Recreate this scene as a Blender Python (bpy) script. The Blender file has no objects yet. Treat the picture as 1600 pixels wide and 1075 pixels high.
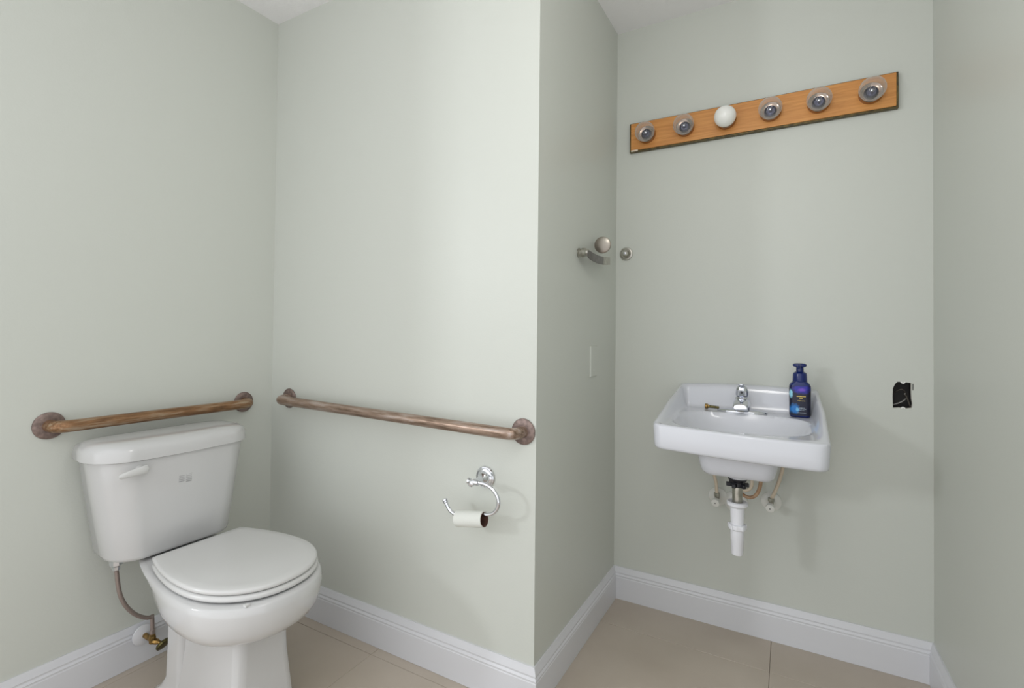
import bpy, bmesh, math, random
from mathutils import Vector, Matrix
random.seed(7)
SC = bpy.context.scene
COL = SC.collection
PI = math.pi

# ------------------------------------------------------------------ camera
cam_d = bpy.data.cameras.new('camera')
cam = bpy.data.objects.new('camera', cam_d)
COL.objects.link(cam)
cam_d.sensor_width = 36.0
cam_d.lens = 36.0 * 781.9 / 1600.0
cam_d.shift_x = 12.9 / 1600.0
cam_d.shift_y = -28.8 / 1600.0
cam_d.clip_start = 0.02
Rm = Matrix(((0.8696648, -0.0021395, 0.4936380),
             (0.4935276, -0.0178239, -0.8695475),
             (0.0106590, 0.9998389, -0.0144450)))
M4 = Rm.to_4x4()
M4.translation = Vector((0, 0, 1.129))
cam.matrix_world = M4
SC.camera = cam

# ------------------------------------------------------------------ light
world = bpy.data.worlds.new('world')
SC.world = world
world.use_nodes = True
wb = world.node_tree.nodes['Background']
wb.inputs['Color'].default_value = (0.97, 0.985, 1.0, 1)
wb.inputs['Strength'].default_value = 1.36


def area_light(name, loc, target, sx, sy, energy, color):
    l = bpy.data.lights.new(name, 'AREA')
    l.shape = 'RECTANGLE'
    l.size = sx
    l.size_y = sy
    l.energy = energy
    l.color = color
    o = bpy.data.objects.new(name, l)
    COL.objects.link(o)
    o.location = loc
    d = Vector(target) - Vector(loc)
    o.rotation_euler = d.to_track_quat('-Z', 'Y').to_euler()
    return o


# daylight from the window of the hall, behind and to the left of the camera
area_light('hall_window_light', (-3.35, -2.24, 1.98), (-0.3, 1.6, 1.1), 0.32, 0.42, 28.0, (0.93, 0.96, 1.0))
# added unseen fill panel behind the camera, brightens ceiling and walls
area_light('hall_fill_light', (-2.3, -2.9, 1.05), (-0.5, 1.6, 1.3), 1.6, 2.0, 3.0, (0.96, 0.98, 1.0))

# added omni fill above the view, lifts the sink alcove and ceiling
gl_ = bpy.data.lights.new('omni_fill_light', 'POINT')
gl_.energy = 8.2
gl_.shadow_soft_size = 0.15
gl_.color = (1.0, 0.975, 0.94)
glo = bpy.data.objects.new('omni_fill_light', gl_)
COL.objects.link(glo)
glo.location = (-0.10, 0.60, 2.0)

vs = SC.view_settings
vs.view_transform = 'Standard'
vs.look = 'None'
vs.gamma = 1.0
vs.exposure = 0.07
vs.use_curve_mapping = False

# ------------------------------------------------------------------ materials


def srgb(r, g, b):
    def f(c):
        c /= 255.0
        return c / 12.92 if c <= 0.04045 else ((c + 0.055) / 1.055) ** 2.4
    return (f(r), f(g), f(b), 1)


def mat(name, col, rough=0.5, metal=0.0, spec=0.5, noise=0.0, nscale=8.0, bump=0.0, bscale=200.0,
        coat=0.0, var_col=None, stretch=None, trans=0.0, detail=4.0):
    m = bpy.data.materials.new(name)
    m.use_nodes = True
    nt = m.node_tree
    p = nt.nodes['Principled BSDF']
    p.inputs['Base Color'].default_value = col
    p.inputs['Roughness'].default_value = rough
    p.inputs['Metallic'].default_value = metal
    p.inputs['Specular IOR Level'].default_value = spec
    p.inputs['Coat Weight'].default_value = coat
    p.inputs['Coat Roughness'].default_value = 0.08
    p.inputs['Transmission Weight'].default_value = trans
    tc = nt.nodes.new('ShaderNodeTexCoord')
    mp = nt.nodes.new('ShaderNodeMapping')
    nt.links.new(tc.outputs['Object'], mp.inputs['Vector'])
    if stretch:
        mp.inputs['Scale'].default_value = stretch
    if noise > 0 or var_col:
        n = nt.nodes.new('ShaderNodeTexNoise')
        n.inputs['Scale'].default_value = nscale
        n.inputs['Detail'].default_value = detail
        nt.links.new(mp.outputs['Vector'], n.inputs['Vector'])
        mx = nt.nodes.new('ShaderNodeMix')
        mx.data_type = 'RGBA'
        mx.inputs[6].default_value = col
        vc = var_col if var_col else tuple(c * 0.8 for c in col[:3]) + (1,)
        mx.inputs[7].default_value = vc
        rp = nt.nodes.new('ShaderNodeMapRange')
        rp.inputs[1].default_value = 0.35
        rp.inputs[2].default_value = 0.65
        rp.inputs[3].default_value = 0.0
        rp.inputs[4].default_value = noise if noise > 0 else 1.0
        nt.links.new(n.outputs['Fac'], rp.inputs[0])
        nt.links.new(rp.outputs[0], mx.inputs[0])
        nt.links.new(mx.outputs[2], p.inputs['Base Color'])
    if bump > 0:
        n2 = nt.nodes.new('ShaderNodeTexNoise')
        n2.inputs['Scale'].default_value = bscale
        n2.inputs['Detail'].default_value = 3.0
        nt.links.new(mp.outputs['Vector'], n2.inputs['Vector'])
        b = nt.nodes.new('ShaderNodeBump')
        b.inputs['Strength'].default_value = bump
        b.inputs['Distance'].default_value = 0.001
        nt.links.new(n2.outputs['Fac'], b.inputs['Height'])
        nt.links.new(b.outputs['Normal'], p.inputs['Normal'])
    return m


M_wall = mat('sage_wall_paint', srgb(201, 204, 197), 0.42, spec=0.35, bump=0.25, bscale=160)
M_ceil = mat('white_ceiling_paint', srgb(240, 239, 240), 0.9, spec=0.1, bump=0.5, bscale=90)
M_trim = mat('white_gloss_trim', srgb(214, 215, 219), 0.3, spec=0.5)
M_tile = mat('beige_floor_tile', srgb(192, 181, 168), 0.38, spec=0.4, noise=0.8, nscale=3.2,
             var_col=srgb(180, 168, 154), bump=0.1, bscale=60, detail=7)
M_grout = mat('grey_grout', srgb(172, 161, 149), 0.9, noise=0.5, nscale=40)
M_dry = mat('raw_drywall_edge', srgb(222, 219, 210), 0.9, noise=0.4, nscale=120)
M_porc = mat('white_porcelain', srgb(199, 199, 199), 0.14, spec=0.5, coat=0.4)
M_porc2 = mat('white_porcelain_sink', srgb(212, 214, 221), 0.16, spec=0.5, coat=0.4)
M_seat = mat('white_seat_plastic', srgb(206, 206, 205), 0.24, spec=0.5)
M_chrome = mat('chrome', srgb(222, 224, 230), 0.07, metal=1.0, bump=0.02, bscale=40)
M_nickel = mat('worn_nickel', srgb(188, 186, 178), 0.28, metal=1.0, noise=0.5, nscale=60, var_col=srgb(140, 134, 122))
M_ear = mat('white_ear_plastic', srgb(235, 235, 232), 0.5)
M_knob = mat('dull_knob_metal', srgb(150, 146, 136), 0.32, metal=1.0, noise=0.6, nscale=14, var_col=srgb(146, 132, 124))
M_darknick = mat('dark_reflection_nickel', srgb(128, 124, 122), 0.3, metal=1.0, noise=0.5, nscale=80, var_col=srgb(92, 86, 88))  # darkened to stand in for the room mirrored in the band
M_flange = mat('dull_pinkish_steel', srgb(148, 130, 124), 0.5, metal=0.7, noise=0.8, nscale=90, var_col=srgb(110, 96, 90))
M_brass = mat('aged_brass', srgb(176, 140, 84), 0.3, metal=1.0, noise=0.8, nscale=120, var_col=srgb(96, 84, 52))
M_brassdk = mat('tarnished_brass', srgb(120, 112, 72), 0.38, metal=0.9, noise=0.8, nscale=150, var_col=srgb(64, 60, 38))
M_copper = mat('copper', srgb(180, 120, 92), 0.35, metal=0.9, noise=0.6, nscale=100)
M_pvc = mat('white_pvc', srgb(230, 231, 236), 0.35)
M_plate = mat('white_escutcheon', srgb(226, 226, 221), 0.3)
M_pex = mat('cream_supply_tube', srgb(214, 200, 180), 0.4)
M_pexbr = mat('brown_stained_tube', srgb(190, 160, 128), 0.4, noise=0.8, nscale=50, var_col=srgb(150, 112, 80))
M_blk = mat('black_plastic', srgb(30, 30, 36), 0.4, noise=0.3, nscale=30)
M_box = mat('black_box_plastic', srgb(26, 24, 26), 0.55, noise=0.5, nscale=60, var_col=srgb(44, 40, 34))
M_wire = mat('grey_wire', srgb(150, 148, 146), 0.5)
M_wiredk = mat('dark_wire', srgb(70, 64, 58), 0.5)
M_sock = mat('smoky_socket_metal', srgb(96, 98, 118), 0.22, metal=0.9, noise=0.5, nscale=60, var_col=srgb(66, 66, 84))
M_cup = mat('aged_socket_cup', srgb(176, 156, 140), 0.18, metal=1.0, noise=0.5, nscale=60, var_col=srgb(128, 106, 92))
M_milk = mat('milk_glass', srgb(244, 244, 240), 0.2, spec=0.5)
M_paper = mat('white_tissue_paper', srgb(216, 218, 212), 0.95, bump=0.3, bscale=300)
M_card = mat('brown_cardboard', srgb(96, 66, 56), 0.9, noise=0.6, nscale=80)
M_blue = mat('navy_blue_plastic', srgb(20, 38, 100), 0.25, spec=0.5, noise=0.3, nscale=20)
M_edge = mat('dark_strip_edge', srgb(106, 92, 52), 0.4, metal=0.4, noise=0.9, nscale=60, var_col=srgb(54, 48, 32))
M_chip = mat('chipped_wood', srgb(226, 214, 196), 0.8)
M_print = mat('grey_print', srgb(150, 150, 152), 0.6)
M_yel = mat('yellow_print', srgb(232, 204, 110), 0.5)
M_wht = mat('pale_print', srgb(206, 220, 232), 0.5)
M_foot = mat('caulk_dirt', srgb(200, 192, 184), 0.7)


def wood_mat():
    m = bpy.data.materials.new('honey_oak')
    m.use_nodes = True
    nt = m.node_tree
    p = nt.nodes['Principled BSDF']
    p.inputs['Roughness'].default_value = 0.35
    tc = nt.nodes.new('ShaderNodeTexCoord')
    mp = nt.nodes.new('ShaderNodeMapping')
    mp.inputs['Scale'].default_value = (3, 20, 45)
    n = nt.nodes.new('ShaderNodeTexNoise')
    n.inputs['Scale'].default_value = 3.0
    n.inputs['Detail'].default_value = 8
    n.inputs['Distortion'].default_value = 0.6
    r = nt.nodes.new('ShaderNodeValToRGB')
    r.color_ramp.elements[0].position = 0.3
    r.color_ramp.elements[0].color = srgb(190, 126, 62)
    r.color_ramp.elements[1].position = 0.7
    r.color_ramp.elements[1].color = srgb(212, 150, 82)
    L = nt.links.new
    L(tc.outputs['Object'], mp.inputs['Vector'])
    L(mp.outputs['Vector'], n.inputs['Vector'])
    L(n.outputs['Fac'], r.inputs['Fac'])
    L(r.outputs['Color'], p.inputs['Base Color'])
    return m


def bar_mat(name, c0, c1, c2, axis):
    """brushed bronze-brown bar with streaks of bare steel along its length"""
    m = bpy.data.materials.new(name)
    m.use_nodes = True
    nt = m.node_tree
    p = nt.nodes['Principled BSDF']
    p.inputs['Roughness'].default_value = 0.36
    p.inputs['Metallic'].default_value = 0.55
    tc = nt.nodes.new('ShaderNodeTexCoord')
    mp = nt.nodes.new('ShaderNodeMapping')
    mp.inputs['Scale'].default_value = (5, 45, 45) if axis == 'x' else (45, 5, 45)
    n = nt.nodes.new('ShaderNodeTexNoise')
    n.inputs['Scale'].default_value = 1.6
    n.inputs['Detail'].default_value = 7
    n.inputs['Roughness'].default_value = 0.65
    r = nt.nodes.new('ShaderNodeValToRGB')
    e = r.color_ramp.elements
    e[0].position = 0.32
    e[0].color = c0
    e[1].position = 0.72
    e[1].color = c2
    k = r.color_ramp.elements.new(0.5)
    k.color = c1
    L = nt.links.new
    L(tc.outputs['Object'], mp.inputs['Vector'])
    L(mp.outputs['Vector'], n.inputs['Vector'])
    L(n.outputs['Fac'], r.inputs['Fac'])
    L(r.outputs['Color'], p.inputs['Base Color'])
    return m


def thin_glass():
    m = bpy.data.materials.new('clear_bulb_glass')
    m.use_nodes = True
    nt = m.node_tree
    nt.nodes.remove(nt.nodes['Principled BSDF'])
    out = nt.nodes['Material Output']
    lw = nt.nodes.new('ShaderNodeLayerWeight')
    lw.inputs['Blend'].default_value = 0.30
    tr = nt.nodes.new('ShaderNodeBsdfTransparent')
    tr.inputs['Color'].default_value = (0.93, 0.94, 0.95, 1)
    gl = nt.nodes.new('ShaderNodeBsdfGlossy')
    gl.inputs['Roughness'].default_value = 0.08
    df = nt.nodes.new('ShaderNodeBsdfDiffuse')
    df.inputs['Color'].default_value = (0.85, 0.82, 0.78, 1)
    m1 = nt.nodes.new('ShaderNodeMixShader')
    m1.inputs[0].default_value = 0.6
    m2 = nt.nodes.new('ShaderNodeMixShader')
    mr = nt.nodes.new('ShaderNodeMapRange')
    mr.inputs[1].default_value = 0.0
    mr.inputs[2].default_value = 1.0
    mr.inputs[3].default_value = 0.05
    mr.inputs[4].default_value = 0.80
    L = nt.links.new
    L(lw.outputs['Facing'], mr.inputs[0])
    L(mr.outputs[0], m2.inputs[0])
    L(gl.outputs[0], m1.inputs[1])
    L(df.outputs[0], m1.inputs[2])
    L(tr.outputs[0], m2.inputs[1])
    L(m1.outputs[0], m2.inputs[2])
    L(m2.outputs[0], out.inputs['Surface'])
    return m


def braid_mat():
    m = mat('braided_steel_hose', srgb(160, 146, 140), 0.4, metal=0.6)
    nt = m.node_tree
    p = nt.nodes['Principled BSDF']
    tc = nt.nodes.new('ShaderNodeTexCoord')
    w = nt.nodes.new('ShaderNodeTexVoronoi')
    w.inputs['Scale'].default_value = 420
    b = nt.nodes.new('ShaderNodeBump')
    b.inputs['Strength'].default_value = 0.5
    b.inputs['Distance'].default_value = 0.001
    nt.links.new(tc.outputs['Object'], w.inputs['Vector'])
    nt.links.new(w.outputs['Distance'], b.inputs['Height'])
    nt.links.new(b.outputs['Normal'], p.inputs['Normal'])
    return m


def label_mat():
    """printed front of the soap bottle: dark navy with violet, blue and pale cyan splashes"""
    m = mat('printed_soap_label', srgb(14, 20, 52), 0.3)
    nt = m.node_tree
    p = nt.nodes['Principled BSDF']
    L = nt.links.new
    tc = nt.nodes.new('ShaderNodeTexCoord')

    def blob(center, scale, col, prev, thr, soft):
        mp = nt.nodes.new('ShaderNodeMapping')
        mp.vector_type = 'POINT'
        mp.inputs['Location'].default_value = [-c * s for c, s in zip(center, scale)]
        mp.inputs['Scale'].default_value = scale
        L(tc.outputs['Object'], mp.inputs['Vector'])
        ns = nt.nodes.new('ShaderNodeTexNoise')
        ns.inputs['Scale'].default_value = 90
        ns.inputs['Detail'].default_value = 4
        L(tc.outputs['Object'], ns.inputs['Vector'])
        ln = nt.nodes.new('ShaderNodeVectorMath')
        ln.operation = 'LENGTH'
        L(mp.outputs['Vector'], ln.inputs[0])
        ad = nt.nodes.new('ShaderNodeMath')
        ad.operation = 'ADD'
        L(ln.outputs['Value'], ad.inputs[0])
        L(ns.outputs['Fac'], ad.inputs[1])
        mr = nt.nodes.new('ShaderNodeMapRange')
        mr.inputs[1].default_value = thr + soft
        mr.inputs[2].default_value = thr - soft
        L(ad.outputs[0], mr.inputs[0])
        mx = nt.nodes.new('ShaderNodeMix')
        mx.data_type = 'RGBA'
        L(mr.outputs[0], mx.inputs[0])
        if isinstance(prev, tuple):
            mx.inputs[6].default_value = prev
        else:
            L(prev, mx.inputs[6])
        mx.inputs[7].default_value = col
        return mx.outputs[2]
    c = blob((0.004, 0, 0.098), (32, 0, 60), srgb(44, 44, 160), srgb(12, 16, 44), 1.3, .3)
    c = blob((0.006, 0, 0.096), (60, 0, 120), srgb(110, 70, 190), c, 1.1, .25)
    c = blob((-0.027, 0, 0.082), (120, 0, 50), srgb(150, 214, 236), c, 1.1, .2)
    c = blob((-0.016, 0, 0.030), (60, 0, 50), srgb(36, 120, 196), c, 1.3, .25)
    c = blob((-0.008, 0, 0.028), (140, 0, 110), srgb(120, 190, 230), c, 1.1, .2)
    L(c, p.inputs['Base Color'])
    return m


M_wood = wood_mat()
M_bar = bar_mat('worn_bronze_bar', srgb(86, 62, 46), srgb(142, 106, 74), srgb(178, 162, 140), 'y')
M_bar2 = bar_mat('worn_bronze_bar_pale', srgb(104, 84, 68), srgb(158, 136, 120), srgb(196, 184, 178), 'x')
M_glass = thin_glass()
M_braid = braid_mat()
M_label = label_mat()

# ------------------------------------------------------------------ helpers
OFF = {}


def tag(o, label=None, cat=None, group=None, kind=None):
    if label:
        o['label'] = label
    if cat:
        o['category'] = cat
    if group:
        o['group'] = group
    if kind:
        o['kind'] = kind
    return o


def thing(name, loc, label, cat, group=None):
    o = bpy.data.objects.new(name, None)
    o.empty_display_size = 0.05
    COL.objects.link(o)
    o.location = loc
    OFF[o.name] = Vector(loc)
    return tag(o, label, cat, group)


class MB:
    """collects geometry in world coordinates, becomes ONE mesh object"""

    def __init__(s):
        s.v = []
        s.f = []
        s.fm = []

    def add(s, vs, fs, mi=0):
        b = len(s.v)
        s.v += [tuple(v) for v in vs]
        s.f += [tuple(i + b for i in f) for f in fs]
        s.fm += [mi] * len(fs)
        return s

    def box(s, a, b, mi=0):
        x0, y0, z0 = a
        x1, y1, z1 = b
        vs = [(x0, y0, z0), (x1, y0, z0), (x1, y1, z0), (x0, y1, z0), (x0, y0, z1), (x1, y0, z1), (x1, y1, z1), (x0, y1, z1)]
        return s.add(vs, [(0, 3, 2, 1), (4, 5, 6, 7), (0, 1, 5, 4), (1, 2, 6, 5), (2, 3, 7, 6), (3, 0, 4, 7)], mi)

    def obox(s, c, ax, ay, az, h, mi=0):
        """oriented box: centre, three unit axes, half sizes"""
        c = Vector(c)
        ax, ay, az = Vector(ax) * h[0], Vector(ay) * h[1], Vector(az) * h[2]
        vs = [c + ax * i + ay * j + az * k for k in (-1, 1) for j in (-1, 1) for i in (-1, 1)]
        return s.add(vs, [(0, 2, 3, 1), (4, 5, 7, 6), (0, 1, 5, 4), (1, 3, 7, 5), (3, 2, 6, 7), (2, 0, 4, 6)], mi)

    def rings(s, rings, cap0=True, cap1=True, mi=0, closed=False):
        n = len(rings[0])
        vs = [v for r in rings for v in r]
        fs = []
        m = len(rings)
        for i in range(m if closed else m - 1):
            a = i * n
            b = ((i + 1) % m) * n
            for j in range(n):
                k = (j + 1) % n
                fs.append((a + j, a + k, b + k, b + j))
        if not closed:
            if cap0:
                fs.append(tuple(range(n - 1, -1, -1)))
            if cap1:
                fs.append(tuple((m - 1) * n + j for j in range(n)))
        return s.add(vs, fs, mi)

    def tube(s, pts, r, seg=16, cap=True, mi=0):
        pts = [Vector(p) for p in pts]
        n = len(pts)
        rr = r if isinstance(r, (list, tuple)) else [r] * n
        up = None
        rings = []
        for i, p in enumerate(pts):
            t = (pts[min(i + 1, n - 1)] - pts[max(i - 1, 0)]).normalized()
            if up is None:
                up = Vector((0, 0, 1)) if abs(t.z) < 0.9 else Vector((1, 0, 0))
            u = (up - t * up.dot(t)).normalized()
            w = t.cross(u)
            up = u
            rings.append([p + (u * math.cos(2 * PI * k / seg) + w * math.sin(2 * PI * k / seg)) * rr[i] for k in range(seg)])
        return s.rings(rings, cap, cap, mi)

    def lathe(s, origin, axis, prof, seg=32, cap0=True, cap1=True, mi=0, sx=1.0):
        """prof: list of (distance along axis, radius)"""
        o = Vector(origin)
        a = Vector(axis).normalized()
        u = Vector((0, 0, 1)) if abs(a.z) < 0.9 else Vector((0, 1, 0))
        u = (u - a * u.dot(a)).normalized()
        w = a.cross(u)
        rings = [[o + a * h + (u * math.cos(2 * PI * k / seg) + w * sx * math.sin(2 * PI * k / seg)) * max(r, 1e-5) for k in range(seg)] for h, r in prof]
        return s.rings(rings, cap0, cap1, mi)

    def build(s, name, mats, parent=None, smooth=True, angle=40, origin=None, bevel=0.0, bseg=2, subsurf=0):
        off = OFF[parent.name] if parent else (Vector(origin) if origin else Vector((0, 0, 0)))
        me = bpy.data.meshes.new(name)
        me.from_pydata([Vector(v) - off for v in s.v], [], s.f)
        bm = bmesh.new()
        bm.from_mesh(me)
        bmesh.ops.recalc_face_normals(bm, faces=bm.faces)
        bm.to_mesh(me)
        bm.free()
        if not isinstance(mats, (list, tuple)):
            mats = [mats]
        for m in mats:
            me.materials.append(m)
        for i, p in enumerate(me.polygons):
            p.material_index = s.fm[i]
            p.use_smooth = smooth
        if smooth:
            me.set_sharp_from_angle(angle=math.radians(angle))
        o = bpy.data.objects.new(name, me)
        COL.objects.link(o)
        if parent:
            o.parent = parent
            OFF[o.name] = off
        else:
            o.location = off
            OFF[o.name] = off
        if bevel > 0:
            b = o.modifiers.new('bevel', 'BEVEL')
            b.width = bevel
            b.segments = bseg
            b.limit_method = 'ANGLE'
            b.angle_limit = math.radians(40)
            b.harden_normals = False
        if subsurf:
            b = o.modifiers.new('subsurf', 'SUBSURF')
            b.levels = subsurf
            b.render_levels = subsurf
        return o


def arc(c, u, w, r, a0, a1, n):
    c, u, w = Vector(c), Vector(u), Vector(w)
    return [c + (u * math.cos(a0 + (a1 - a0) * i / n) + w * math.sin(a0 + (a1 - a0) * i / n)) * r for i in range(n + 1)]


def smooth_path(pts, n=8):
    P = [Vector(p) for p in pts]
    P = [P[0] * 2 - P[1]] + P + [P[-1] * 2 - P[-2]]
    out = []
    for i in range(1, len(P) - 2):
        for k in range(n):
            t = k / n
            a, b, c, d = P[i - 1], P[i], P[i + 1], P[i + 2]
            out.append(0.5 * ((2 * b) + (c - a) * t + (2 * a - 5 * b + 4 * c - d) * t * t + (3 * b - a - 3 * c + d) * t ** 3))
    out.append(P[-2])
    return out


def lerp(a, b, t):
    return a + (b - a) * t


def sstep(a, b, x):
    t = max(0.0, min(1.0, (x - a) / (b - a)))
    return t * t * (3 - 2 * t)


def rrect(cx, cy, hx, hy, r, z, n=6):
    """rounded rectangle ring in the XY plane"""
    out = []
    for (sx, sy, a0) in ((1, 1, 0), (-1, 1, PI / 2), (-1, -1, PI), (1, -1, 3 * PI / 2)):
        for k in range(n + 1):
            a = a0 + PI / 2 * k / n
            out.append((cx + sx * (hx - r) + r * math.cos(a), cy + sy * (hy - r) + r * math.sin(a), z))
    return out


# ------------------------------------------------------------------ room shell
H = 2.44
XA, YB, XC, YD, XE = -1.9034, 1.3667, -0.6505, 2.1297, 0.4169
aA, aB, aC = -0.01628, -0.00442, -0.00882
tA, nA = Vector((math.sin(aA), -math.cos(aA), 0)), Vector((math.cos(aA), math.sin(aA), 0))
tB, nB = Vector((math.cos(aB), math.sin(aB), 0)), Vector((math.sin(aB), -math.cos(aB), 0))
tC, nC = Vector((math.sin(aC), -math.cos(aC), 0)), Vector((math.cos(aC), math.sin(aC), 0))
tD, nD = Vector((1, 0, 0)), Vector((0, -1, 0))
K1 = Vector((XA, YB, 0))
K3 = Vector((XC, YD, 0))
LEN_B = 1.2463
LEN_C = 0.7685
KX = K1 + tB * LEN_B
aE = math.radians(0.6)
tE, nE = Vector((math.sin(aE), -math.cos(aE), 0)), Vector((-math.cos(aE), -math.sin(aE), 0))
K4 = Vector((XE, YD, 0))
UPV = Vector((0, 0, 1))


def fA(s, z, o=0.0): return K1 + tA * s + nA * o + UPV * z
def fB(s, z, o=0.0): return K1 + tB * s + nB * o + UPV * z
def fC(s, z, o=0.0): return K3 + tC * s + nC * o + UPV * z
def fD(x, z, o=0.0): return Vector((x, YD - o, z))
def fE(s, z, o=0.0): return K4 + tE * s + nE * o + UPV * z


def slab(name, fr, s0, s1, z0=0.0, z1=H, th=0.11):
    m = MB()
    v = [fr(s, z, o) for o in (0, -th) for z in (z0, z1) for s in (s0, s1)]
    m.add(v, [(0, 1, 3, 2), (4, 6, 7, 5), (0, 4, 5, 1), (2, 3, 7, 6), (0, 2, 6, 4), (1, 5, 7, 3)])
    return tag(m.build(name, M_wall, smooth=False), kind='structure')


slab('wall_left', fA, -0.11, 1.385)
slab('wall_back', fB, -0.0, LEN_B)
slab('wall_partition', fC, 0.0, LEN_C)
slab('wall_right', fE, 0.0, 1.70)

# rear wall with the ragged cut-out around the electrical box
HOLE = [(0.31, 0.8883), (0.3093, 0.9261), (0.31, 0.9543), (0.316, 0.9698), (0.3221, 0.9777), (0.3306, 0.9782),
        (0.3341, 0.9731), (0.3392, 0.9723), (0.3443, 0.9775), (0.3595, 0.9756), (0.3595, 0.9596), (0.3594, 0.9425),
        (0.3604, 0.9213), (0.3628, 0.9065), (0.3611, 0.8925), (0.3442, 0.889), (0.3272, 0.8908)]


def rear_wall():
    x0, x1 = XC - 0.12, XE + 0.11
    bm = bmesh.new()
    outer = [(x0, 0), (x1, 0), (x1, H), (x0, H)]
    y = YD
    ov = [bm.verts.new((x, y, z)) for x, z in outer]
    hv = [bm.verts.new((x, y, z)) for x, z in HOLE]
    es = [bm.edges.new((ov[i], ov[(i + 1) % 4])) for i in range(4)]
    es += [bm.edges.new((hv[i], hv[(i + 1) % len(hv)])) for i in range(len(hv))]
    bmesh.ops.triangle_fill(bm, use_beauty=True, use_dissolve=False, edges=es)
    # drywall edge inside the hole
    hb = [bm.verts.new((x, y + 0.014, z)) for x, z in HOLE]
    n = len(hv)
    ins = []
    for i in range(n):
        k = (i + 1) % n
        f = bm.faces.new((hv[i], hv[k], hb[k], hb[i]))
        f.material_index = 1
    # sides and back of the wall beyond the box
    yb = y + 0.11
    ob = [bm.verts.new((x, yb, z)) for x, z in outer]
    bm.faces.new(ob)
    for i in range(4):
        k = (i + 1) % 4
        bm.faces.new((ov[i], ob[i], ob[k], ov[k]))
    bmesh.ops.recalc_face_normals(bm, faces=bm.faces)
    me = bpy.data.meshes.new('wall_rear')
    bm.to_mesh(me)
    bm.free()
    me.materials.append(M_wall)
    me.materials.append(M_dry)
    o = bpy.data.objects.new('wall_rear', me)
    COL.objects.link(o)
    return tag(o, kind='structure')


rear_wall()

# floor: grout bed with tiles as parts
fl = MB().box((-2.3, -0.8, -0.12), (XE + 0.3, YD + 0.1, -0.003))
floor = tag(fl.build('floor', M_grout, smooth=False), kind='structure')
TS = 0.607
gx0, gy0 = -1.265, 1.313
regs = [(-2.05, -0.79, XE + 0.03, YB), (XC - 0.0, YB, XE + 0.03, YD)]
for i in range(-2, 4):
    for j in range(-5, 3):
        tx0, ty0 = gx0 + i * TS, gy0 + j * TS
        tx1, ty1 = tx0 + TS, ty0 + TS
        best = None
        if ty0 >= YB - 0.01 or (tx0 > XC - 0.02):
            r = (XC - 0.01, -0.79, XE + 0.02, YD - 0.002)
        else:
            r = (XA - 0.002, -0.79, XE + 0.02, YB - 0.002)
        a0, b0, a1, b1 = max(tx0, r[0]), max(ty0, r[1]), min(tx1, r[2]), min(ty1, r[3])
        if a1 - a0 < 0.03 or b1 - b0 < 0.01:
            continue
        g = 0.0008
        dz = random.uniform(-0.0003, 0.0003)
        t = MB().box((a0 + g, b0 + g, -0.010), (a1 - g, b1 - g, 0.0 + dz))
        t.build('floor_tile', M_tile, floor, smooth=False, bevel=0.0008, bseg=1)
# plain hall floor beyond
cl = MB().box((-2.1, 0.0, H), (XE + 0.3, YD + 0.1, H + 0.08))
tag(cl.build('ceiling', M_ceil, smooth=False), kind='structure')

# baseboards: stepped profile (offset from wall, height)
BP = [(0.0, 0.0), (0.0141, 0.0), (0.0141, 0.090), (0.0128, 0.0925), (0.0128, 0.096), (0.0141, 0.0985), (0.0118, 0.103), (0.0104, 0.105),
      (0.0104, 0.1085), (0.0116, 0.111), (0.0096, 0.118), (0.0062, 0.127), (0.0045, 0.133), (0.0, 0.133)]


def base(name, corners, side):
    """corners: list of functions giving mitred (offset)->point; builds a swept profile"""
    m = MB()
    rings = []
    for c in corners:
        rings.append([c(o) + UPV * (z + 0.0006) for o, z in BP])
    m.rings(rings)
    return tag(m.build(name, M_trim, smooth=True, angle=25), kind='structure')


def mit(p, na, nb):
    """mitre: point offset o from both walls with normals na, nb"""
    def f(o):
        d = na.x * nb.y - na.y * nb.x
        x = (o * nb.y - o * na.y) / d
        y = (na.x * o - nb.x * o) / d
        return Vector(p) + Vector((x, y, 0))
    return f


def sq(p, n):
    return lambda o: Vector(p) + n * o


base('baseboard_left', [sq(fA(1.385, 0), nA), mit(K1, nA, nB)], 'left')
base('baseboard_back', [mit(K1, nA, nB), mit(KX, nB, nC)], 'back')
base('baseboard_partition', [mit(KX, nB, nC), mit(K3, nC, nD)], 'partition')
base('baseboard_rear', [mit(K3, nC, nD), mit(K4, nD, nE)], 'rear')
base('baseboard_right', [mit(K4, nD, nE), sq(fE(1.69, 0), nE)], 'right')

# ------------------------------------------------------------------ toilet
TY = 0.909
toilet = thing('toilet', (-1.55, TY, 0.0), 'white two-piece toilet with closed lid standing below the grab bar in the left corner', 'toilet')


def outline(zc, xf, xb, hw, hb, n=26, yc=TY, kf=2.1, mid=-1.36):
    """closed ring: round front (+x), tapering back; hw half width, hb half width at the back"""
    pts = []
    for i in range(n + 1):                       # front half, from +y side round to -y
        a = PI / 2 - PI * i / n
        c, s = math.cos(a), math.sin(a)
        x = mid + (xf - mid) * (abs(c) ** (2 / kf))
        y = hw * math.copysign(abs(s) ** (2 / kf), s)
        pts.append((x, yc + y, zc))
    nb = 12
    for i in range(1, nb + 1):                   # -y side going back
        u = i / nb
        w = lerp(hw, hb, u ** 1.9)
        pts.append((lerp(mid, xb, u), yc - w, zc))
    for i in range(nb - 0, 0, -1):
        u = i / nb
        w = lerp(hw, hb, u ** 1.9)
        pts.append((lerp(mid, xb, u), yc + w, zc))
    return pts


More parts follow.
